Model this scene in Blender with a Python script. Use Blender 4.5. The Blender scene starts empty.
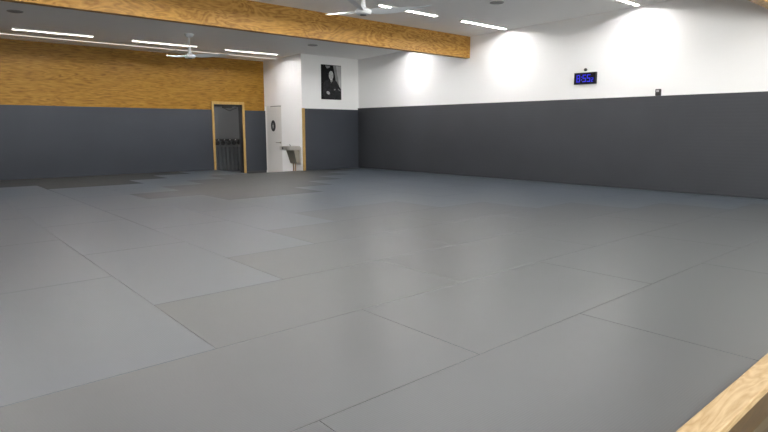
import bpy, bmesh, math, random
from mathutils import Vector, Matrix
random.seed(7)
PI = math.pi
C = bpy.context.scene.collection

# ------------------------------------------------------------------ helpers
class MB:
    def __init__(s): s.v = []; s.f = []; s.mi = []
    def add(s, verts, faces, m=0):
        b = len(s.v); s.v += [tuple(p) for p in verts]
        s.f += [tuple(b + i for i in f) for f in faces]; s.mi += [m] * len(faces)
        return s
    def from_bm(s, bm, m=0):
        bm.verts.ensure_lookup_table(); bm.verts.index_update()
        s.add([v.co[:] for v in bm.verts], [[v.index for v in f.verts] for f in bm.faces], m); bm.free()
        return s
    def hexa(s, p, bev=0, seg=2, m=0):
        """p = 8 points: bottom 4 counter-clockwise, then top 4"""
        bm = bmesh.new(); vs = [bm.verts.new(q) for q in p]
        for f in ((3,2,1,0),(4,5,6,7),(0,1,5,4),(1,2,6,5),(2,3,7,6),(3,0,4,7)): bm.faces.new([vs[i] for i in f])
        if bev: bmesh.ops.bevel(bm, geom=bm.edges[:], offset=bev, segments=seg, affect='EDGES', profile=.5)
        return s.from_bm(bm, m)
    def box(s, x0, y0, z0, x1, y1, z1, bev=0, seg=2, m=0):
        return s.hexa([(x0,y0,z0),(x1,y0,z0),(x1,y1,z0),(x0,y1,z0),(x0,y0,z1),(x1,y0,z1),(x1,y1,z1),(x0,y1,z1)], bev, seg, m)
    def lathe(s, prof, c=(0,0,0), n=32, m=0, axis='z'):
        """prof = [(radius, height)...]"""
        vs, fs = [], []
        def put(r, h, a):
            q = (r*math.cos(a), r*math.sin(a), h)
            if axis == 'x': q = (h, q[0], q[1])
            if axis == 'y': q = (q[0], h, q[1])
            return (q[0]+c[0], q[1]+c[1], q[2]+c[2])
        for r, h in prof:
            for k in range(n): vs.append(put(r, h, 2*PI*k/n))
        for i in range(len(prof)-1):
            for k in range(n):
                a, b = i*n+k, i*n+(k+1) % n
                fs.append((a, b, b+n, a+n))
        fs.append(tuple(range(n-1, -1, -1))); fs.append(tuple((len(prof)-1)*n+k for k in range(n)))
        return s.add(vs, fs, m)
    def tube(s, pts, r, n=12, m=0):
        pts = [Vector(p) for p in pts]; vs, fs = [], []
        rr = r if isinstance(r, (list, tuple)) else [r]*len(pts)
        up = None
        for i, p in enumerate(pts):
            t = (pts[min(i+1, len(pts)-1)] - pts[max(i-1, 0)]).normalized()
            if up is None: up = t.orthogonal().normalized()
            up = (up - t*up.dot(t)).normalized(); w = t.cross(up)
            for k in range(n):
                a = 2*PI*k/n; vs.append(p + rr[i]*(math.cos(a)*up + math.sin(a)*w))
        for i in range(len(pts)-1):
            for k in range(n):
                a, b = i*n+k, i*n+(k+1) % n
                fs.append((a, b, b+n, a+n))
        fs.append(tuple(range(n-1, -1, -1))); fs.append(tuple((len(pts)-1)*n+k for k in range(n)))
        return s.add(vs, fs, m)
    def prism(s, poly, fn, d0, d1, m=0):
        """poly in 2D, fn(u, v, d) -> 3D"""
        n = len(poly)
        vs = [fn(u, v, d0) for u, v in poly] + [fn(u, v, d1) for u, v in poly]
        fs = [tuple(range(n-1, -1, -1)), tuple(range(n, 2*n))] + [(i, (i+1) % n, n+(i+1) % n, n+i) for i in range(n)]
        return s.add(vs, fs, m)
    def build(s, name, mats, parent=None, loc=None, smooth=False, rz=0):
        me = bpy.data.meshes.new(name)
        me.from_pydata(s.v, [], s.f)
        mats = mats if isinstance(mats, (list, tuple)) else [mats]
        for mt in mats: me.materials.append(mt)
        for p, k in zip(me.polygons, s.mi): p.material_index = k
        bm = bmesh.new(); bm.from_mesh(me); bmesh.ops.recalc_face_normals(bm, faces=bm.faces[:]); bm.to_mesh(me); bm.free()
        if smooth:
            for p in me.polygons: p.use_smooth = True
            me.set_sharp_from_angle(angle=math.radians(40))
        o = bpy.data.objects.new(name, me); C.objects.link(o)
        if loc: o.location = loc
        if rz: o.rotation_euler.z = rz
        if parent: o.parent = parent
        return o

def empty(name, loc=(0,0,0)):
    o = bpy.data.objects.new(name, None); o.empty_display_size = .1
    C.objects.link(o); o.location = loc; return o
def tag(o, label, cat, group=None):
    o['label'] = label; o['category'] = cat
    if group: o['group'] = group
    return o
def struct(o, label=None):
    o['kind'] = 'structure'
    if label: o['label'] = label
    return o
def copy_tree(o, parent=None):
    c = o.copy(); C.objects.link(c)
    if parent: c.parent = parent
    for ch in list(o.children): copy_tree(ch, c)
    return c
ORD = ['zeroth','first','second','third','fourth','fifth','sixth','seventh','eighth','ninth','tenth','eleventh','twelfth','thirteenth','fourteenth','fifteenth']

# ------------------------------------------------------------------ materials
def mat(name, col, rough=.5, metal=0, emit=None, es=0, spec=.5, bump=None, var=None):
    m = bpy.data.materials.new(name); m.use_nodes = True; nt = m.node_tree
    b = nt.nodes['Principled BSDF']; b.inputs['Base Color'].default_value = (*col, 1)
    b.inputs['Roughness'].default_value = rough; b.inputs['Metallic'].default_value = metal
    b.inputs['Specular IOR Level'].default_value = spec
    if emit: b.inputs['Emission Color'].default_value = (*emit, 1); b.inputs['Emission Strength'].default_value = es
    tc = nt.nodes.new('ShaderNodeTexCoord')
    if var:
        n = nt.nodes.new('ShaderNodeTexNoise'); n.inputs['Scale'].default_value = var[0]; n.inputs['Detail'].default_value = 5
        nt.links.new(tc.outputs['Object'], n.inputs['Vector'])
        r = nt.nodes.new('ShaderNodeValToRGB'); k = var[1]
        r.color_ramp.elements[0].position = .3; r.color_ramp.elements[1].position = .7
        r.color_ramp.elements[0].color = (*[c*(1-k) for c in col], 1); r.color_ramp.elements[1].color = (*[min(1, c*(1+k)) for c in col], 1)
        nt.links.new(n.outputs['Fac'], r.inputs['Fac']); nt.links.new(r.outputs['Color'], b.inputs['Base Color'])
    if bump:
        n = nt.nodes.new('ShaderNodeTexNoise'); n.inputs['Scale'].default_value = bump[0]; n.inputs['Detail'].default_value = 4
        nt.links.new(tc.outputs['Object'], n.inputs['Vector'])
        bp = nt.nodes.new('ShaderNodeBump'); bp.inputs['Strength'].default_value = bump[1]; bp.inputs['Distance'].default_value = .004
        nt.links.new(n.outputs['Fac'], bp.inputs['Height']); nt.links.new(bp.outputs['Normal'], b.inputs['Normal'])
    return m

def ribbed(name, col, axis, period, depth, rough, spec, colvar=.05, var_scale=1.2):
    """vinyl with fine parallel ribs"""
    m = mat(name, col, rough, spec=spec, var=(var_scale, colvar)); nt = m.node_tree; b = nt.nodes['Principled BSDF']
    tc = [n for n in nt.nodes if n.type == 'TEX_COORD'][0]
    w = nt.nodes.new('ShaderNodeTexWave'); w.wave_type = 'BANDS'; w.bands_direction = axis
    w.inputs['Scale'].default_value = .314/period; w.inputs['Distortion'].default_value = .0
    nt.links.new(tc.outputs['Object'], w.inputs['Vector'])
    bp = nt.nodes.new('ShaderNodeBump'); bp.inputs['Strength'].default_value = depth; bp.inputs['Distance'].default_value = .002
    nt.links.new(w.outputs['Fac'], bp.inputs['Height']); nt.links.new(bp.outputs['Normal'], b.inputs['Normal'])
    return m

def wood(name, cols, stretch, rings, rough=.45, dist=2.2, fine=.5, nscale=1.0, spec=.4):
    """rotary cut timber: noise contours stretched along the grain + fine streaks"""
    m = bpy.data.materials.new(name); m.use_nodes = True; nt = m.node_tree; N = nt.nodes; L = nt.links
    b = N['Principled BSDF']; b.inputs['Roughness'].default_value = rough; b.inputs['Specular IOR Level'].default_value = spec
    tc = N.new('ShaderNodeTexCoord'); mp = N.new('ShaderNodeMapping'); mp.inputs['Scale'].default_value = stretch
    L.new(tc.outputs['Object'], mp.inputs['Vector'])
    n = N.new('ShaderNodeTexNoise'); n.inputs['Scale'].default_value = nscale; n.inputs['Detail'].default_value = 3; n.inputs['Distortion'].default_value = .9
    n.inputs['Roughness'].default_value = .5
    L.new(mp.outputs['Vector'], n.inputs['Vector'])
    mu = N.new('ShaderNodeMath'); mu.operation = 'MULTIPLY'; mu.inputs[1].default_value = rings; L.new(n.outputs['Fac'], mu.inputs[0])
    fr = N.new('ShaderNodeMath'); fr.operation = 'PINGPONG'; fr.inputs[1].default_value = .5; L.new(mu.outputs[0], fr.inputs[0])
    n2 = N.new('ShaderNodeTexNoise'); n2.inputs['Scale'].default_value = nscale*7; n2.inputs['Detail'].default_value = 6
    L.new(mp.outputs['Vector'], n2.inputs['Vector'])
    mx = N.new('ShaderNodeMath'); mx.operation = 'MULTIPLY_ADD'; mx.inputs[1].default_value = dist*.5
    L.new(fr.outputs[0], mx.inputs[0])
    m3 = N.new('ShaderNodeMath'); m3.operation = 'MULTIPLY'; m3.inputs[1].default_value = fine; L.new(n2.outputs['Fac'], m3.inputs[0])
    L.new(m3.outputs[0], mx.inputs[2])
    r = N.new('ShaderNodeValToRGB'); el = r.color_ramp.elements
    el[0].position = .15; el[0].color = (*cols[0], 1); el[1].position = .85; el[1].color = (*cols[-1], 1)
    if len(cols) == 3:
        e = el.new(.45); e.color = (*cols[1], 1)
    L.new(mx.outputs[0], r.inputs['Fac']); L.new(r.outputs['Color'], b.inputs['Base Color'])
    return m

M = dict(
    white=mat('white_wall_paint', (.90,.895,.89), .55, bump=(140,.05)),
    ceil=mat('ceiling_paint', (.92,.905,.885), .6, bump=(120,.04)),
    ply=wood('plywood', [(.085,.036,.003),(.28,.136,.014),(.42,.235,.035)], (.36,1.1,3.4), 9, .45, .9, .75, 1.9, .25),
    plyb=wood('beam_plywood', [(.20,.085,.012),(.46,.245,.055),(.66,.41,.13)], (.7,1.1,2.2), 11, .45, .95, .5, 1.5, .25),
    ash=wood('pale_timber', [(.28,.185,.085),(.40,.29,.165),(.45,.34,.205)], (.9,5,5), 8, .45, 1.0, .35, 1.8, .3),
    frame=wood('oak_frame', [(.34,.20,.06),(.46,.29,.09),(.54,.36,.13)], (6,6,.8), 5, .45, 1.0, .5, 1.5),
    side=wood('curb_board', [(.035,.018,.004),(.055,.030,.007),(.075,.042,.011)], (.9,5,5), 6, .5, 1.0, .5, 1.6),
    floor=wood('floorboards', [(.05,.038,.022),(.09,.068,.04),(.125,.095,.058)], (.5,7,5), 5, .4, 1.0, .55, 1.4),
    brown=ribbed('brown_grey_vinyl', (.064,.0685,.072), 'Y', .012, .08, .35, .55, .03, 1.4),
    blue=ribbed('blue_grey_vinyl', (.066,.0785,.095), 'Y', .012, .08, .33, .62, .03, 1.4),
    mid=ribbed('mid_grey_vinyl', (.060,.062,.063), 'Y', .012, .10, .42, .42, .03, 1.4),
    char=ribbed('dark_grey_vinyl', (.044,.0435,.0425), 'Y', .012, .10, .5, .25, .03, 1.4),
    mat_core=mat('mat_foam', (.05,.05,.05), .9),
    pad=ribbed('wall_pad_vinyl', (.051,.0535,.060), 'Z', .06, .35, .55, .22, .06, .8),
    padb=ribbed('wall_pad_slate_vinyl', (.046,.051,.062), 'Z', .06, .3, .55, .22, .06, .8),
    black=mat('black_plastic', (.012,.012,.013), .4, bump=(200,.05)),
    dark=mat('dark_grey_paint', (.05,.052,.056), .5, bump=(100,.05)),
    cloth=mat('dark_cloth', (.055,.061,.068), .8, bump=(80,.2)),
    grey=mat('grey_speaker_grille', (.30,.295,.285), .6, bump=(600,.4)),
    greyrim=mat('grey_rim', (.42,.41,.40), .5, bump=(200,.03)),
    steel=mat('stainless_steel', (.66,.64,.60), .45, 1, bump=(250,.06)),
    steeld=mat('dark_steel', (.34,.32,.27), .5, .55, bump=(250,.06)),
    chrome=mat('chrome', (.55,.55,.54), .2, 1, bump=(200,.02)),
    copper=mat('copper_pipe', (.42,.26,.16), .4, .6, bump=(200,.03)),
    fan=mat('fan_white', (.74,.76,.78), .35, bump=(150,.02)),
    fand=mat('fan_grey_cap', (.10,.10,.11), .4, bump=(150,.02)),
    alu=mat('white_aluminium', (.86,.83,.76), .35, bump=(150,.02)),
    slot=mat('slot_shadow', (.04,.04,.04), .8, bump=(150,.02)),
    doorw=mat('white_door_paint', (.74,.72,.69), .4, bump=(120,.03)),
    led=mat('led_diffuser', (.9,.9,.9), .4, emit=(1,.992,.985), es=275),
    slot_glow=mat('glowing_slot_face', (.6,.6,.58), .5, emit=(1,.95,.85), es=1.35),  # glow that makes the ceiling slot read bright
    blue_led=mat('blue_digit', (.01,.01,.05), .4, emit=(.03,.03,1), es=.75),
    rubber=mat('black_rubber', (.014,.014,.015), .75, spec=.3, bump=(150,.05)),
    sensor=mat('sensor_dark', (.03,.028,.027), .45, bump=(200,.03)),
    p_black=mat('print_black', (.008,.008,.009), .6, spec=.15, var=(9,.3)),
    p_dark=mat('print_charcoal', (.022,.022,.024), .6, spec=.15, var=(14,.4)),
    p_mid=mat('print_grey', (.20,.20,.205), .45, var=(5,.25)),
    p_light=mat('print_light_grey', (.42,.42,.43), .45, var=(5,.15)),
    p_skin=mat('print_pale', (.40,.40,.40), .45, var=(22,.3)),
    p_white=mat('print_white', (.62,.62,.62), .45, var=(22,.1)),
    sign_w=mat('sign_white', (.42,.42,.41), .5, bump=(150,.02)),
)

# ------------------------------------------------------------------ dimensions
H = 1.17              # eye height above the mats
LOW = -.18            # the walkway floor is a step below the mats
XR = 11.2             # pad face on the clock wall
XL = -2.4
YB = 15.65            # plywood wall
YF = -3.2
YBOX = 13.6           # pad face on the white block
XBOX = 9.20
PADT = 1.712
B1 = 9.35             # front of the plywood beam
B2 = 2.70
def zf(y): return 3.30 - .022*(y - 10)       # ceiling of the far bay
ZB = 3.30
def zc(y): return 3.385 + .022*(B1 - y)       # gently sloped ceiling of the near bays

# ------------------------------------------------------------------ setting
o = MB().box(XL-.2, YF-.2, LOW-.1, XR+.3, 19.2, LOW).build('floor', M['floor']); struct(o)
pf = MB()
pf.box(XL, .781, LOW, XR+.04, 13.6, -.04); pf.box(XL, 13.6, LOW, 7.55, YB, -.04); pf.box(7.55, 13.6, LOW, XBOX-.002, 13.8, -.04)
struct(pf.build('floor_platform', M['mat_core']))
y0, y1 = B1+.14, YB+.1
struct(MB().hexa([(XL,y0,zf(y0)),(XR+.04,y0,zf(y0)),(XR+.04,y1,zf(y1)),(XL,y1,zf(y1)),
                  (XL,y0,zf(y0)+.1),(XR+.04,y0,zf(y0)+.1),(XR+.04,y1,zf(y1)+.1),(XL,y1,zf(y1)+.1)]).build('ceiling_far', M['ceil']))
y0, y1 = YF, B1+.14
struct(MB().hexa([(XL,y0,zc(y0)),(XR+.04,y0,zc(y0)),(XR+.04,y1,zc(y1)),(XL,y1,zc(y1)),
                  (XL,y0,zc(y0)+.1),(XR+.04,y0,zc(y0)+.1),(XR+.04,y1,zc(y1)+.1),(XL,y1,zc(y1)+.1)]).build('ceiling_near', M['ceil']))
struct(MB().box(7.55, 13.8, LOW, XBOX+.02, YB, LOW+.006).build('floor_recess', M['dark']))
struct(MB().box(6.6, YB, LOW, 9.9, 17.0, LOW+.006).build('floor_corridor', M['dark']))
# plywood wall with the doorway opening
DX0, DX1, DZ = 7.515, 8.44, 1.88
w = MB().box(XL, YB, LOW, DX0, YB+.12, ZB+.1).box(DX1, YB, LOW, XBOX+.15, YB+.12, ZB+.1).box(DX0, YB, DZ, DX1, YB+.12, ZB+.1)
struct(w.build('wall_back', M['ply']))
struct(MB().box(XR+.04, YF, LOW, XR+.2, YB+.1, 3.8).build('wall_right', M['white']))
struct(MB().box(XL-.15, YF, LOW, XL, YB+.1, 3.8).build('wall_left', M['ply']))
WX0, WX1, WZ0, WZ1 = -1.4, 10.2, .55, 3.35
wf = MB().box(XL-.15, YF-.15, LOW, WX0, YF, 3.8).box(WX1, YF-.15, LOW, XR+.2, YF, 3.8).box(WX0, YF-.15, LOW, WX1, YF, WZ0).box(WX0, YF-.15, WZ1, WX1, YF, 3.8)
struct(wf.build('wall_front', M['white']))
wn = struct(empty('fill_window', (WX0, YF, WZ0)), 'wide unseen window added behind the viewer for fill daylight')  # unseen opening added so daylight fills ceiling, beam and walls
wfm = MB()
for k in range(6):
    x = WX0 + (WX1-WX0-.05)*k/5; wfm.box(x, YF-.11, WZ0, x+.05, YF-.05, WZ1, .003)
wfm.box(WX0, YF-.11, WZ0, WX1, YF-.05, WZ0+.05, .003).box(WX0, YF-.11, WZ1-.05, WX1, YF-.05, WZ1, .003)
def sub(mb, name, m, root, smooth=False):
    L = Vector(root.location)
    mb.v = [(x-L.x, y-L.y, z-L.z) for x, y, z in mb.v]
    return mb.build(name, m, root, smooth=smooth)
sub(wfm, 'fill_window_frame', M['dark'], wn)
gm = bpy.data.materials.new('fill_window_glass'); gm.use_nodes = True; gn = gm.node_tree
for q in list(gn.nodes): gn.nodes.remove(q)
go = gn.nodes.new('ShaderNodeOutputMaterial'); gx = gn.nodes.new('ShaderNodeMixShader'); gt = gn.nodes.new('ShaderNodeBsdfTransparent'); gg = gn.nodes.new('ShaderNodeBsdfGlossy')
gt.inputs['Color'].default_value = (.94,.96,.95,1); gg.inputs['Roughness'].default_value = .03; gx.inputs[0].default_value = .06
gn.links.new(gt.outputs[0], gx.inputs[1]); gn.links.new(gg.outputs[0], gx.inputs[2]); gn.links.new(gx.outputs[0], go.inputs['Surface'])
sub(MB().box(WX0, YF-.085, WZ0+.02, WX1, YF-.077, WZ1-.02), 'fill_window_pane', gm, wn)
struct(MB().box(DX1+.05, YB-.02, LOW+.006, XBOX-.002, YB, -.091).build('baseboard_back', M['dark']))
# white block in the corner: side wall with the restroom door opening, and its front wall
WY0, WY1, WZ = 14.72, 15.59, 1.855
b = MB().box(XBOX, YBOX+.04, LOW, XBOX+.12, WY0, ZB+.02).box(XBOX, WY1, LOW, XBOX+.12, YB, ZB+.02).box(XBOX, WY0, WZ, XBOX+.12, WY1, ZB+.02)
struct(b.build('wall_restroom_side', M['white']))
struct(MB().box(XBOX+.12, YBOX+.04, LOW, XR+.04, YBOX+.16, ZB+.02).build('wall_restroom_front', M['white']))
# corridor behind the doorway
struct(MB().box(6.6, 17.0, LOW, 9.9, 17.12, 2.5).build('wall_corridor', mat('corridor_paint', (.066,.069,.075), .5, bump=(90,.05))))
struct(MB().box(6.6, YB+.12, 2.25, 9.9, 17.0, 2.35).build('ceiling_corridor', M['ceil']))
struct(MB().box(6.48, YB+.12, LOW, 6.6, 17.12, 2.5).build('wall_corridor_end', M['white']))
struct(MB().box(9.9, YB+.12, LOW, 10.02, 17.12, 2.5).build('wall_corridor_near_end', M['white']))
# plywood clad beams
def beam(y, name, label, zb):
    t = .14
    zt = zc(y)+.03
    body = MB().box(XL, y, zb, XR+.04, y+t, zt).build(name, M['plyb'])
    return struct(body, label)
beam(B1, 'ceiling_beam', 'deep golden plywood beam crossing the whole ceiling in front of the far bay', 2.88)
beam(B2, 'ceiling_beam', 'plywood beam whose corner shows at the top edge above the clock wall', 2.95)

# ------------------------------------------------------------------ doors
d1 = struct(empty('door_1', (DX0, YB, LOW)), 'timber-framed doorway in the padded plywood wall, dark corridor behind')
def at(o): return Matrix.Translation(-Vector(o.location))
def sub(mb, name, m, root, smooth=False):
    """build a part given in world coordinates under a root at root.location"""
    L = Vector(root.location); q = root.parent
    while q: L += Vector(q.location); q = q.parent
    mb.v = [(x-L.x, y-L.y, z-L.z) for x, y, z in mb.v]
    return mb.build(name, m, root, smooth=smooth)
fr = MB().box(DX0-.048, YB-.065, LOW, DX0+.012, YB-.02, DZ+.065, .004)
fr.box(DX1-.012, YB-.065, LOW, DX1+.048, YB-.02, DZ+.065, .004).box(DX0+.012, YB-.065, DZ-.012, DX1-.012, YB-.02, DZ+.065, .004)
sub(fr, 'door_frame', M['frame'], d1)
ln = MB().box(DX0-.03, YB-.02, LOW, DX0+.008, YB+.13, DZ+.03).box(DX1-.008, YB-.02, LOW, DX1+.03, YB+.13, DZ+.03).box(DX0+.008, YB-.02, DZ-.008, DX1-.008, YB+.13, DZ+.03)
sub(ln, 'door_lining', M['black'], d1)
ca, sa = math.cos(math.radians(56)), math.sin(math.radians(56)); hx, hy = DX1+.0, YB+.14
lp = [(hx, hy), (hx+.86*ca, hy+.86*sa), (hx+.86*ca-.043*sa, hy+.86*sa+.043*ca), (hx-.043*sa, hy+.043*ca)]
leaf = sub(MB().hexa([(x, y, LOW+.01) for x, y in lp] + [(x, y, DZ-.02) for x, y in lp], .003), 'door_leaf', M['black'], d1)
ux, uy = hx+.78*ca-.043*sa, hy+.78*sa+.043*ca
hd = MB().tube([(ux, uy, .78), (ux-.05*sa, uy+.05*ca, .78), (ux-.055*sa-.11*ca, uy+.055*ca-.11*sa, .78)], .010)
sub(hd, 'door_handle', M['chrome'], d1, True)
cl = MB().box(DX0+.03, YB+.05, DZ-.075, DX1-.03, YB+.10, DZ-.015, .004)
cl.box(DX0+.34, YB+.03, DZ-.115, DX0+.62, YB+.09, DZ-.06, .006)
cl.tube([(DX0+.36, YB+.06, DZ-.10), (DX0+.58, YB+.12, DZ-.185), (DX1-.10, YB+.13, DZ-.10)], .014)
sub(cl, 'door_closer', M['black'], d1)

d2 = struct(empty('door_2', (XBOX, WY0, LOW)), 'white flush restroom door in the side of the white block')
sub(MB().box(XBOX+.018, WY0+.008, LOW+.008, XBOX+.06, WY1-.008, WZ-.03, .003), 'door_leaf', M['doorw'], d2)
df = MB().box(XBOX+.004, WY0-.0, LOW, XBOX+.11, WY0+.006, WZ).box(XBOX+.004, WY1-.006, LOW, XBOX+.11, WY1, WZ).box(XBOX+.05, WY0+.006, WZ-.012, XBOX+.11, WY1-.006, WZ)
sub(df, 'door_frame', M['doorw'], d2)
h2 = MB().lathe([(.026,-.008),(.026,0)], (XBOX+.018, WY0+.10, .77), 20, axis='x')
h2.tube([(XBOX+.015, WY0+.10, .77), (XBOX-.045, WY0+.10, .77), (XBOX-.055, WY0+.125, .77), (XBOX-.055, WY0+.24, .77)], .011)
sub(h2, 'door_handle', M['steeld'], d2, True)
# backing inside the restroom so that the gap round the leaf stays dark
struct(MB().box(XBOX+.2, WY0-.3, LOW, XBOX+.25, YB, ZB).build('restroom_gap_backing', M['dark']))

# oval restroom sign
sg = empty('restroom_sign', (XBOX+.018, 15.20, 1.26)); tag(sg, 'black oval restroom sign with white figure on the white door', 'sign')
ell = [(.125*math.cos(2*PI*k/40), .165*math.sin(2*PI*k/40)) for k in range(40)]
fn = lambda u, v, d: (-d, -u, v)     # seen from the room: u to the viewer's right
MB().prism(ell, fn, 0, .008).build('sign_plate', M['black'], sg)
pg = MB().lathe([(.001,.0),(.016,.0),(.016,.003),(.001,.003)], (-.0115, 0, .058), 20, axis='x')
pg.prism([(.62*u, .7*v) for u, v in [(-.05,.045),(.05,.045),(.058,-.03),(.035,-.03),(.034,-.105),(.006,-.105),(.006,-.04),(-.006,-.04),(-.006,-.105),(-.034,-.105),(-.035,-.03),(-.058,-.03)]], fn, .0085, .0115)
pg.build('pictogram', M['sign_w'], sg)

# ------------------------------------------------------------------ wall pads
def pad(x0, y0, z0, x1, y1, z1, label, m, group='wall pads'):
    cx, cy = (x0+x1)/2, (y0+y1)/2
    o = MB().box(x0-cx, y0-cy, z0, x1-cx, y1-cy, z1, .008, 3).build('wall_pad', m, loc=(cx, cy, 0), smooth=True)
    return tag(o, label, 'wall pad', group)
pad(XR, YF+.02, .001, XR+.04, YBOX+.03, 1.785, 'long charcoal wall padding below the clock on the white side wall', M['pad'])
pad(XL, YF+.02, .001, XL+.04, YB-.052, PADT, 'long slate wall padding out of view opposite the clock wall', M['padb'])
pad(XL+.05, YB-.05, .001, DX0-.05, YB, PADT, 'slate grey wall padding under the plywood, running up to the doorway', M['padb'])
pad(DX1+.05, YB-.05, -.09, XBOX-.002, YB, PADT, 'narrow slate wall padding between the doorway and the white block', M['padb'])
pad(XBOX+.065, YBOX, .001, XR-.0005, YBOX+.04, PADT+.023, 'charcoal wall padding on the white block under the portrait', M['padb'])
o = MB().box(XBOX-.008, YBOX-.010, .001, XBOX+.063, YBOX+.0395, PADT+.03, .004).build('timber_corner_strip', M['frame'])
tag(o, 'thin upright oak strip edging the padding beside the drinking fountain', 'edge strip')

# ------------------------------------------------------------------ mats
def yl(j): return 1.8 + j*1.0 if j <= 7 else 8.83 + (j-7)*.982
_base = {-2:(-1.78,.05), -1:(-.76,.05), 0:(.25,.05), 1:(1.265,.040), 2:(2.295,.029), 3:(3.31,.021), 4:(4.37,.009)}
def xl(i, y):
    b, s = _base.get(i, (.39+i, 0)); return b + s*(min(max(y, .8), 13) - 1.8)
IMAX = 11; JM = 14
def brown(i, j):
    if j <= 0 and i < 10 + (1 if j < 0 else 0) + (0): return True
    if j == 1: return 1 <= i < 9
    if j == 2: return 2 <= i < 8
    if j == 3: return 3 <= i < 7
    if j == 4: return 4 <= i < 6
    if j == 7: return 4 <= i < 6
    if j == 8: return 3 <= i < 7
    if j == 9: return 4 <= i < 8
    if j == 10: return 5 <= i < 9
    if j == 11: return 2 <= i < 4 or 6 <= i < 10
    if j == 12: return i < 5
    if j == 13: return i < 6
    return False
def exists(i, j): return -2 <= i < IMAX and -1 <= j < JM and not (j >= 12 and i >= 7)
mats = []; done = set()
for j in range(-1, JM):                       # brown mats lie along x, in brick bond
    i = -2
    while i < IMAX:
        if exists(i, j) and brown(i, j):
            first = (i + j) % 2 == (0 if j < 6 else 1)
            if first and exists(i+1, j) and brown(i+1, j): mats.append(('b', i, j, i+2, j+1)); i += 2; continue
            mats.append(('b', i, j, i+1, j+1))
        i += 1
for i in range(-2, IMAX):                     # blue mats lie along y
    j = -1
    while j < JM:
        if exists(i, j) and not brown(i, j):
            first = (i + j) % 2 == (1 if i < 5 else 0)
            if first and exists(i, j+1) and not brown(i, j+1): mats.append(('u', i, j, i+1, j+2)); j += 2; continue
            mats.append(('u', i, j, i+1, j+1))
        j += 1
def ylim(j, i): 
    y = yl(j)
    if j >= JM: y = YB - .052
    if j == -1: y = .786
    if j >= 12 and i >= 9: y = min(y, YBOX - .004)
    return y
def xlim(i, y, j):
    x = xl(i, y)
    if i >= IMAX: x = XR - .003
    if j >= 12 and i == 7: x = 7.548
    return x
rows = {}
for t in mats:
    k, i0, j0, i1, j1 = t
    key = (k, j0) if k == 'b' else (k, i0)
    if k == 'b': key = (k, j0, 'far' if j0 > 5 and i0 >= 3 and j0 < 12 and not (j0 == 11 and i0 < 5) else ('back' if j0 > 5 else 'near'))
    rows.setdefault(key, []).append(t)
for key, lst in rows.items():
    lst.sort(key=lambda t: -t[1] if key[0] == 'b' else t[2])
    for n, (k, i0, j0, i1, j1) in enumerate(lst):
        ya, yb = ylim(j0, i0), ylim(j1, i0); g = .0013
        q = [(max(xlim(i0, ya, j0)+g, XL+.045), ya+g), (xlim(i1, ya, j0)-g, ya+g), (xlim(i1, yb, j0)-g, yb-g), (max(xlim(i0, yb, j0)+g, XL+.045), yb-g)]
        cx = sum(p[0] for p in q)/4; cy = sum(p[1] for p in q)/4
        rot = 0 if k == 'b' else PI/2
        def loc(p):
            x, y = p[0]-cx, p[1]-cy
            return (x, y) if not rot else (y, -x)
        ql = [loc(p) for p in q]
        mb = MB().hexa([(x, y, -.04) for x, y in ql] + [(x, y, 0) for x, y in ql], .002, 2)
        o = mb.build('floor_mat', (M['brown'] if key[2] == 'near' else M['char'] if key[2] == 'back' else M['mid']) if k == 'b' else M['blue'], loc=(cx, cy, 0), rz=rot)
        if k == 'b':
            where = {'near': 'row ' + ORD[j0+2] + ' from the timber edge', 'far': ORD[max(1, j0-6)] + ' row of the patch by the doorway',
                     'back': ORD[14-j0] + ' row by the slate padding'}[key[2]]
            if key[2] == 'back':
                lab = f'dark grey mat, {ORD[n+1]} from the doorway in the {where}'
            else:
                lab = f'{"mid" if key[2] == "far" else "warm"} grey mat, {ORD[n+1]} from the clock wall, {where}'
            tag(o, lab, 'floor mat', {'near': 'warm grey mats in brick rows', 'far': 'mid grey mats by the doorway', 'back': 'dark grey mats by the slate padding'}[key[2]])
        else:
            lab = f'bluish grey mat, {ORD[n+1]} from the timber edge in the {ORD[IMAX-i0]} column from the clock wall'
            tag(o, lab, 'floor mat', 'bluish grey mats laid in columns')

# timber edge of the raised floor
ed = empty('timber_edging', (4, .735, LOW)); tag(ed, 'pale timber board edging the raised mat floor above the walkway', 'floor edging')
sub(MB().box(XL, .668, -.022, XR-.002, .783, .02, .004, 2), 'top_board', M['ash'], ed)
sub(MB().box(XL, .683, LOW, XR-.002, .779, -.022, .002, 1), 'riser', M['side'], ed)['label'] = 'darker brown riser board'

# ------------------------------------------------------------------ ceiling lights
SL = -.022
def strip_light(x, y, z, label, group, slope, proto=[]):
    if not proto:
        r = empty('ceiling_light')
        hb = MB().box(-.77, -.044, -.0165, .77, -.040, .010, .001).box(-.77, .040, -.0165, .77, .044, .010, .001)
        hb.box(-.77, -.040, -.0165, -.766, .040, .010).box(.766, -.040, -.0165, .77, .040, .010).box(-.766, -.040, -.006, .766, .040, .010)
        hb.build('light_frame', M['alu'], r)
        MB().box(-.755, -.012, -.0075, .755, .012, -.0062).build('diffuser', M['led'], r)
        proto.append(r)
    else: r = copy_tree(proto[0])
    r.location = (x, y, z); r.rotation_euler.x = math.atan(slope)
    return tag(r, label, 'ceiling light', group)
GR = 'LED strip lights on the ceiling'
for n, x in enumerate((7.98, 5.64, 3.26, .9)):
    strip_light(x, 14.11, zf(14.11)-.010, 'LED strip light before the plywood wall, ' + ['next to the white block', 'behind the far fan', 'over the slate padding away from the door', 'outermost of its row'][n], GR, SL)
for n, x in enumerate((10.28, 8.0, 5.7, 3.4, 1.1)):
    strip_light(x, 11.2, zf(11.2)-.010, f'LED strip light hidden behind the beam, {ORD[n+1]} from the clock wall', GR, SL)
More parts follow.
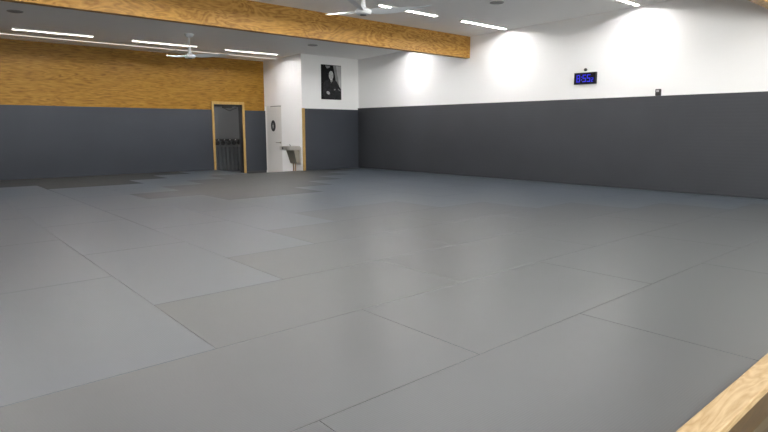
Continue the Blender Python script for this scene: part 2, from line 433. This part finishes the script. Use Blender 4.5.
for y, nm in ((8.17, 'just in front of the beam'), (5.17, 'in the row before the near fan'), (1.15, 'on the camera side of the front beam'), (-1.6, 'over the walkway')):
    for n, x in enumerate((10.28, 8.0, 5.7, 3.4, 1.1)):
        strip_light(x, y, zc(y)-.010, f'LED strip light {nm}, {ORD[n+1]} from the clock wall', GR, SL)
# unseen lamp added to light the corridor
strip_light(7.6, 16.3, 2.24, 'added unseen strip light brightening the corridor behind the doorway', GR, 0)

# long white slot on the ceiling by the plywood wall, brightness put in as emission
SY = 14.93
sd = empty('ceiling_glow_line', (3.4, SY, zf(SY))); sd.rotation_euler.x = math.atan(SL)
tag(sd, 'long thin cream ceiling slot beside the plywood wall, brightness put in as glow', 'glow line')
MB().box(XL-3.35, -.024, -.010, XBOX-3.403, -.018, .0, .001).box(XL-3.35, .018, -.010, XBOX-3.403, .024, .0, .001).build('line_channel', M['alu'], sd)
MB().box(XL-3.35, -.018, -.0125, XBOX-3.403, .018, .0).build('line_glow_face', M['slot_glow'], sd)

# round ceiling speakers
def speaker(x, y, z, label, slope=0, proto=[]):
    if not proto:
        r = empty('ceiling_speaker')
        MB().lathe([(.128,0),(.128,-.008),(.118,-.013),(.108,-.013),(.108,-.002)], (0,0,0), 40).build('rim', M['greyrim'], r, smooth=True)
        MB().lathe([(.1075,-.003),(.1075,-.009),(.06,-.012),(.004,-.013)], (0,0,0), 40).build('grille', M['grey'], r, smooth=True)
        proto.append(r)
    else: r = copy_tree(proto[0])
    r.location = (x, y, z); r.rotation_euler.x = math.atan(slope)
    tag(r, label, 'ceiling speaker', 'round ceiling speakers')
speaker(8.83, 6.74, zc(6.74)-.0005, 'round grey ceiling speaker between the strip lights in front of the beam', SL)
speaker(8.64, 12.27, zf(12.27)-.0005, 'round grey ceiling speaker above the portrait, behind the beam', SL)
speaker(2.26, 12.35, zf(12.35)-.0005, 'round grey ceiling speaker above the slate padding, under the beam', SL)

# ------------------------------------------------------------------ ceiling fans
def blade(mb, a, R, rise):
    """one swept, twisted, tapered blade from the hub outwards at angle a"""
    n = 18; secs = []
    for k in range(n+1):
        t = k/n; r = .10 + (R-.10)*t
        ch = .085 + .10*math.sin(PI*min(1, t*1.15+.02)**.8)*(1-.35*t) if t < .97 else .07
        ch *= (1 - .45*t**3)
        tw = math.radians(24 - 15*t)
        z = .012 + rise*(t**1.4)
        sweep = .10*math.sin(PI*t)*.6
        ca, sa = math.cos(a), math.sin(a)
        pts = []
        for (c, h) in ((-.5,0),(-.25,.006),(.15,.008),(.5,0),(.15,-.004),(-.25,-.004)):
            u = c*ch + sweep; v = h
            lx = r; ly = u*math.cos(tw) - v*math.sin(tw); lz = z - (u-sweep)*math.sin(tw) + v*math.cos(tw)
            pts.append((lx*ca - ly*sa, lx*sa + ly*ca, lz))
        secs.append(pts)
    vs = [p for s in secs for p in s]; fs = []; m = 6
    for k in range(n):
        for q in range(m):
            fs.append((k*m+q, k*m+(q+1) % m, (k+1)*m+(q+1) % m, (k+1)*m+q))
    fs.append(tuple(range(m))); fs.append(tuple(n*m+q for q in range(m)))
    return mb.add(vs, fs)
def fan(x, y, zh, zceil, angs, R, rise, label):
    r = empty('ceiling_fan', (x, y, zh)); tag(r, label, 'ceiling fan', 'white ceiling fans')
    dz = zceil - zh
    MB().lathe([(.02,dz-.085),(.05,dz-.078),(.085,dz-.05),(.098,dz-.018),(.098,dz-.001)], n=32).build('canopy', M['fan'], r, smooth=True)
    MB().lathe([(.0135,.09),(.0135,dz-.08)], n=16).build('downrod', M['fan'], r, smooth=True)
    MB().lathe([(.05,-.045),(.10,-.042),(.118,-.02),(.118,.012),(.09,.035),(.045,.055),(.032,.10),(.026,.20),(.018,.22)], n=40).build('motor', M['fan'], r, smooth=True)
    MB().lathe([(.03,-.058),(.045,-.055),(.048,-.0455)], n=28).build('bottom_cap', M['fand'], r, smooth=True)
    for a in angs:
        blade(MB(), math.radians(a), R, rise).build('blade', M['fan'], r, smooth=True)
fan(5.59, 12.64, 2.765, zf(12.64), (95, -25, 215), 1.04, .09, 'far white three-blade ceiling fan in front of the plywood wall')
fan(5.60, 6.67, 2.855, zc(6.67), (86, -36, 206), 1.0, .095, 'near white three-blade ceiling fan crossing the plywood beam')

# ------------------------------------------------------------------ on the clock wall
XW = XR+.04
ck = empty('digital_clock', (XW, 6.25, 2.20)); tag(ck, 'black wall clock with glowing blue digits on the white wall', 'clock')
MB().box(-.05, -.245, -.118, -.001, .245, .118, .006, 2).build('clock_case', M['black'], ck, smooth=True)
MB().box(-.053, -.228, -.102, -.0505, .228, .102).build('display_panel', mat('display_glass', (.004,.004,.012), .15, bump=(100,.01)), ck)
SEG = {'8':'abcdefg','5':'afgcd','2':'abged','1':'bc','0':'abcdef'}
def digit(ch, cy, cz, w, h, t):
    mb = MB(); f = lambda y0, z0, y1, z1: mb.box(-.0555, cy-max(y0,y1), cz+z0, -.0532, cy-min(y0,y1), cz+z1)
    for s in SEG[ch]:
        if s == 'a': f(-w/2, h/2-t, w/2, h/2)
        if s == 'g': f(-w/2, -t/2, w/2, t/2)
        if s == 'd': f(-w/2, -h/2, w/2, -h/2+t)
        if s == 'f': f(-w/2, 0, -w/2+t, h/2)
        if s == 'e': f(-w/2, -h/2, -w/2+t, 0)
        if s == 'b': f(w/2-t, 0, w/2, h/2)
        if s == 'c': f(w/2-t, -h/2, w/2, 0)
    mb.build('digit', M['blue_led'], ck)
digit('8', .145, 0, .075, .15, .018); digit('5', .01, 0, .075, .15, .018); digit('5', -.085, 0, .075, .15, .018); digit('2', -.165, -.035, .045, .08, .012)
for z_ in (.029, -.029): MB().box(-.0555, .066, z_-.009, -.0532, .084, z_+.009).build('colon_dot', M['blue_led'], ck)
hk = MB().lathe([(.012,-.002),(.03,-.004),(.032,-.03),(.022,-.045),(.008,-.05)], n=20, axis='x').build('wall_sensor', M['sensor'], loc=(XW, 6.26, 2.375), smooth=True)
tag(hk, 'tiny dark round sensor on the white wall directly above the clock', 'sensor')
dv = empty('wall_device', (XW, 4.75, 1.785)); tag(dv, 'small dark box fixed on the white wall just above the long padding', 'wall device')
MB().box(-.06, -.045, .002, -.001, .045, .125, .005).build('device_body', M['sensor'], dv)
MB().box(-.062, -.026, .07, -.0605, .026, .11).build('device_face', M['greyrim'], dv)

# ------------------------------------------------------------------ portrait and panel on the white block
PY = YBOX+.04
po = empty('wall_portrait', (10.22, PY, 2.495)); tag(po, 'black and white portrait print of a seated person in dark suit', 'picture')
pw, ph = .35, .485
MB().box(-pw, -.03, -ph, pw, -.0005, ph, .003).build('canvas', M['p_black'], po)
pf_ = lambda u, v, d: (u, -.0305-d, v)
def ellp(cx, cy, a, b, n=28, rot=0):
    return [(cx + a*math.cos(t)*math.cos(rot) - b*math.sin(t)*math.sin(rot), cy + a*math.cos(t)*math.sin(rot) + b*math.sin(t)*math.cos(rot)) for t in [2*PI*k/n for k in range(n)]]
im = MB()
im.prism([(.06,.47),(.34,.47),(.34,-.20),(.24,-.05),(.15,.04),(.12,.22)], pf_, .0000, .0006, 0)                # backdrop glow
im.prism([(.17,.47),(.34,.47),(.34,-.18),(.27,-.10),(.24,.10),(.19,.30)], pf_, .0007, .0010, 1)
im.prism([(-.22,.46),(-.05,.46),(-.06,.41),(-.16,.38)], pf_, .0001, .0005, 0)
im.prism([(-.28,-.47),(-.32,-.25),(-.28,-.02),(-.22,.04),(-.08,.085),(.06,.085),(.19,.03),(.245,-.06),(.28,-.22),(.33,-.28),(.33,-.47)], pf_, .0011, .0014, 2)   # suit
im.prism(ellp(.005, .245, .092, .105), pf_, .0015, .0017, 3)                                                      # hair
im.prism(ellp(-.015, .195, .082, .125), pf_, .0018, .0020, 4)                                                    # face
im.prism([(-.05,.09),(.03,.09),(.02,.03),(-.01,-.03),(-.03,.04)], pf_, .0021, .0023, 5)                         # collar
im.prism([(-.012,.07),(.008,.07),(.004,-.06),(-.01,-.06)], pf_, .0024, .0026, 3)
im.prism(ellp(-.125, -.30, .065, .042, rot=-.4), pf_, .0021, .0023, 4)                                          # hand
im.prism(ellp(.11, -.20, .03, .02, rot=.3), pf_, .0021, .0023, 0)
im.prism([(.225,-.17),(.33,-.22),(.33,-.25),(.235,-.20)], pf_, .0015, .0017, 0)
im.build('portrait_print', [M['p_mid'], M['p_light'], M['p_dark'], M['p_black'], M['p_skin'], M['p_white']], po)

ap = empty('access_panel', (11.02, PY, 2.87)); tag(ap, 'faint square white access panel beside the portrait', 'panel')
MB().box(-.16, -.008, -.15, .16, -.0005, .15, .002).build('panel_frame', M['white'], ap)
MB().box(-.145, -.011, -.135, .145, -.0082, .135, .001).build('panel_cover', M['white'], ap)

# ------------------------------------------------------------------ drinking fountain
ft = empty('drinking_fountain', (XBOX, 13.98, LOW)); tag(ft, 'wall-hung stainless steel drinking fountain on the side of the white block', 'drinking fountain')
sub(MB().box(XBOX-.03, 13.70, .17, XBOX-.001, 14.20, .66, .004), 'back_plate', M['steel'], ft)
def basin():
    bm = bmesh.new()
    xo, xi, ya, yb = XBOX-.43, XBOX-.03, 13.72, 14.22
    q = [(xo,ya+.06),(xo+.05,ya),(xi,ya),(xi,yb),(xo+.05,yb),(xo,yb-.06)]
    cx = sum(p[0] for p in q)/6; cy = sum(p[1] for p in q)/6
    def ring(s, z): return [bm.verts.new((cx+(x-cx)*s, cy+(y-cy)*s, z)) for x, y in q]
    R = [ring(.90,.575), ring(1,.595), ring(1,.69), ring(.93,.69), ring(.80,.64), ring(.2,.62)]
    for a, b_ in zip(R, R[1:]):
        for k in range(6): bm.faces.new((a[k], a[(k+1)%6], b_[(k+1)%6], b_[k]))
    bm.faces.new(R[0][::-1]); bm.faces.new(R[-1])
    return MB().from_bm(bm)
sub(basin(), 'basin', M['steel'], ft)
x1 = XBOX-.03
bd = MB().hexa([(XBOX-.13,13.76,.20),(x1,13.76,.20),(x1,14.10,.20),(XBOX-.13,14.10,.20),(XBOX-.22,13.75,.574),(x1,13.75,.574),(x1,14.16,.574),(XBOX-.22,14.16,.574)], .008)
sub(bd, 'housing', M['steeld'], ft)
bb = MB().tube([(XBOX-.10,14.12,.655),(XBOX-.10,14.12,.70),(XBOX-.115,14.11,.722),(XBOX-.15,14.09,.73)], [.016,.014,.012,.010])
sub(bb, 'bubbler', M['chrome'], ft, True)
sub(MB().lathe([(.03,-.012),(.03,.004),(.02,.008)], (XBOX-.445, 13.97, .637), 20, axis='x'), 'push_button', M['chrome'], ft)
for yy in (13.92, 14.03):
    sub(MB().tube([(XBOX-.07,yy,.21),(XBOX-.07,yy,-.02),(XBOX-.07,yy,LOW+.001)], .014), 'pipe', M['copper'], ft, True)

# ------------------------------------------------------------------ things inside the doorway
hr = empty('hook_rail', (8.62, 17.0, .74)); tag(hr, 'black rail with five dark knobs in the corridor behind the doorway', 'hook rail')
MB().box(-.62, -.03, .06, .62, -.001, .12, .003).build('rail', M['black'], hr)
for k in range(5):
    x = -.40 + k*.19
    MB().tube([(x,-.03,.08),(x,-.08,.05)], .018, 12).lathe([(.02,-.075),(.055,-.06),(.075,-.02),(.07,.02),(.045,.045),(.01,.052)], (x,-.10,.0), 20).build('knob', M['rubber'], hr, smooth=True)
    MB().lathe([(.012,-.004),(.012,.004)], (x+.09,-.033,.09), 12, axis='y').build('rail_bolt', M['steel'], hr)
cu = MB(); n = 120; f0 = []
for k in range(n+1):
    x = 8.05 + 1.15*k/n; f0.append((x, 16.95 - .022*math.sin(2*PI*k/n*8.5) - .008*math.sin(2*PI*k/n*3.1+1)))
vs = [(x, y, .60) for x, y in f0] + [(x, y, LOW+.02) for x, y in f0] + [(x, y+.008, .60) for x, y in f0] + [(x, y+.008, LOW+.02) for x, y in f0]
a = n+1
fs = [(k, k+1, a+k+1, a+k) for k in range(n)] + [(2*a+k+1, 2*a+k, 3*a+k, 3*a+k+1) for k in range(n)] + [(k+1, k, 2*a+k, 2*a+k+1) for k in range(n)] + [(a+k, a+k+1, 3*a+k+1, 3*a+k) for k in range(n)] + [(0, a, 3*a, 2*a), (n, 2*a+n, 3*a+n, a+n)]
cu.add(vs, fs)
o = cu.build('curtain', M['cloth'], smooth=True); tag(o, 'dark pleated cloth hanging under the black rail behind the doorway', 'curtain')

# ------------------------------------------------------------------ world, camera
wd = bpy.data.worlds.new('world'); bpy.context.scene.world = wd; wd.use_nodes = True
pl = bpy.data.lights.new('fill_window_portal', 'AREA'); pl.shape = 'RECTANGLE'; pl.size = WX1-WX0; pl.size_y = WZ1-WZ0; pl.cycles.is_portal = True  # guides sampling of the daylight through the added window
po_ = bpy.data.objects.new('fill_window_portal', pl); C.objects.link(po_); po_.location = ((WX0+WX1)/2, YF-.2, (WZ0+WZ1)/2); po_.rotation_euler = (PI/2, 0, 0)
wd.node_tree.nodes['Background'].inputs['Color'].default_value = (1.0,.98,.955,1)
wd.node_tree.nodes['Background'].inputs['Strength'].default_value = 9.5
f = 575.0; pitch = math.radians(8.6136); a2 = math.radians(48.005)
h = Vector((math.cos(a2), math.sin(a2), 0)); r = Vector((math.sin(a2), -math.cos(a2), 0)); z = Vector((0,0,1))
fw = h*math.cos(pitch) - z*math.sin(pitch); up = z*math.cos(pitch) + h*math.sin(pitch)
cam = bpy.data.cameras.new('camera'); co = bpy.data.objects.new('camera', cam); C.objects.link(co)
cam.sensor_width = 36; cam.sensor_fit = 'HORIZONTAL'; cam.lens = f/768*36; cam.clip_start = .05
mw = Matrix((r, up, -fw)).transposed().to_4x4(); mw.translation = (0, 0, H); co.matrix_world = mw
sc = bpy.context.scene; sc.camera = co
sc.view_settings.view_transform = 'Standard'; sc.view_settings.look = 'None'; sc.view_settings.gamma = 1
sc.view_settings.use_curve_mapping = False
sc.view_settings.exposure = 0.05
sc.cycles.max_bounces = 12; sc.cycles.diffuse_bounces = 8
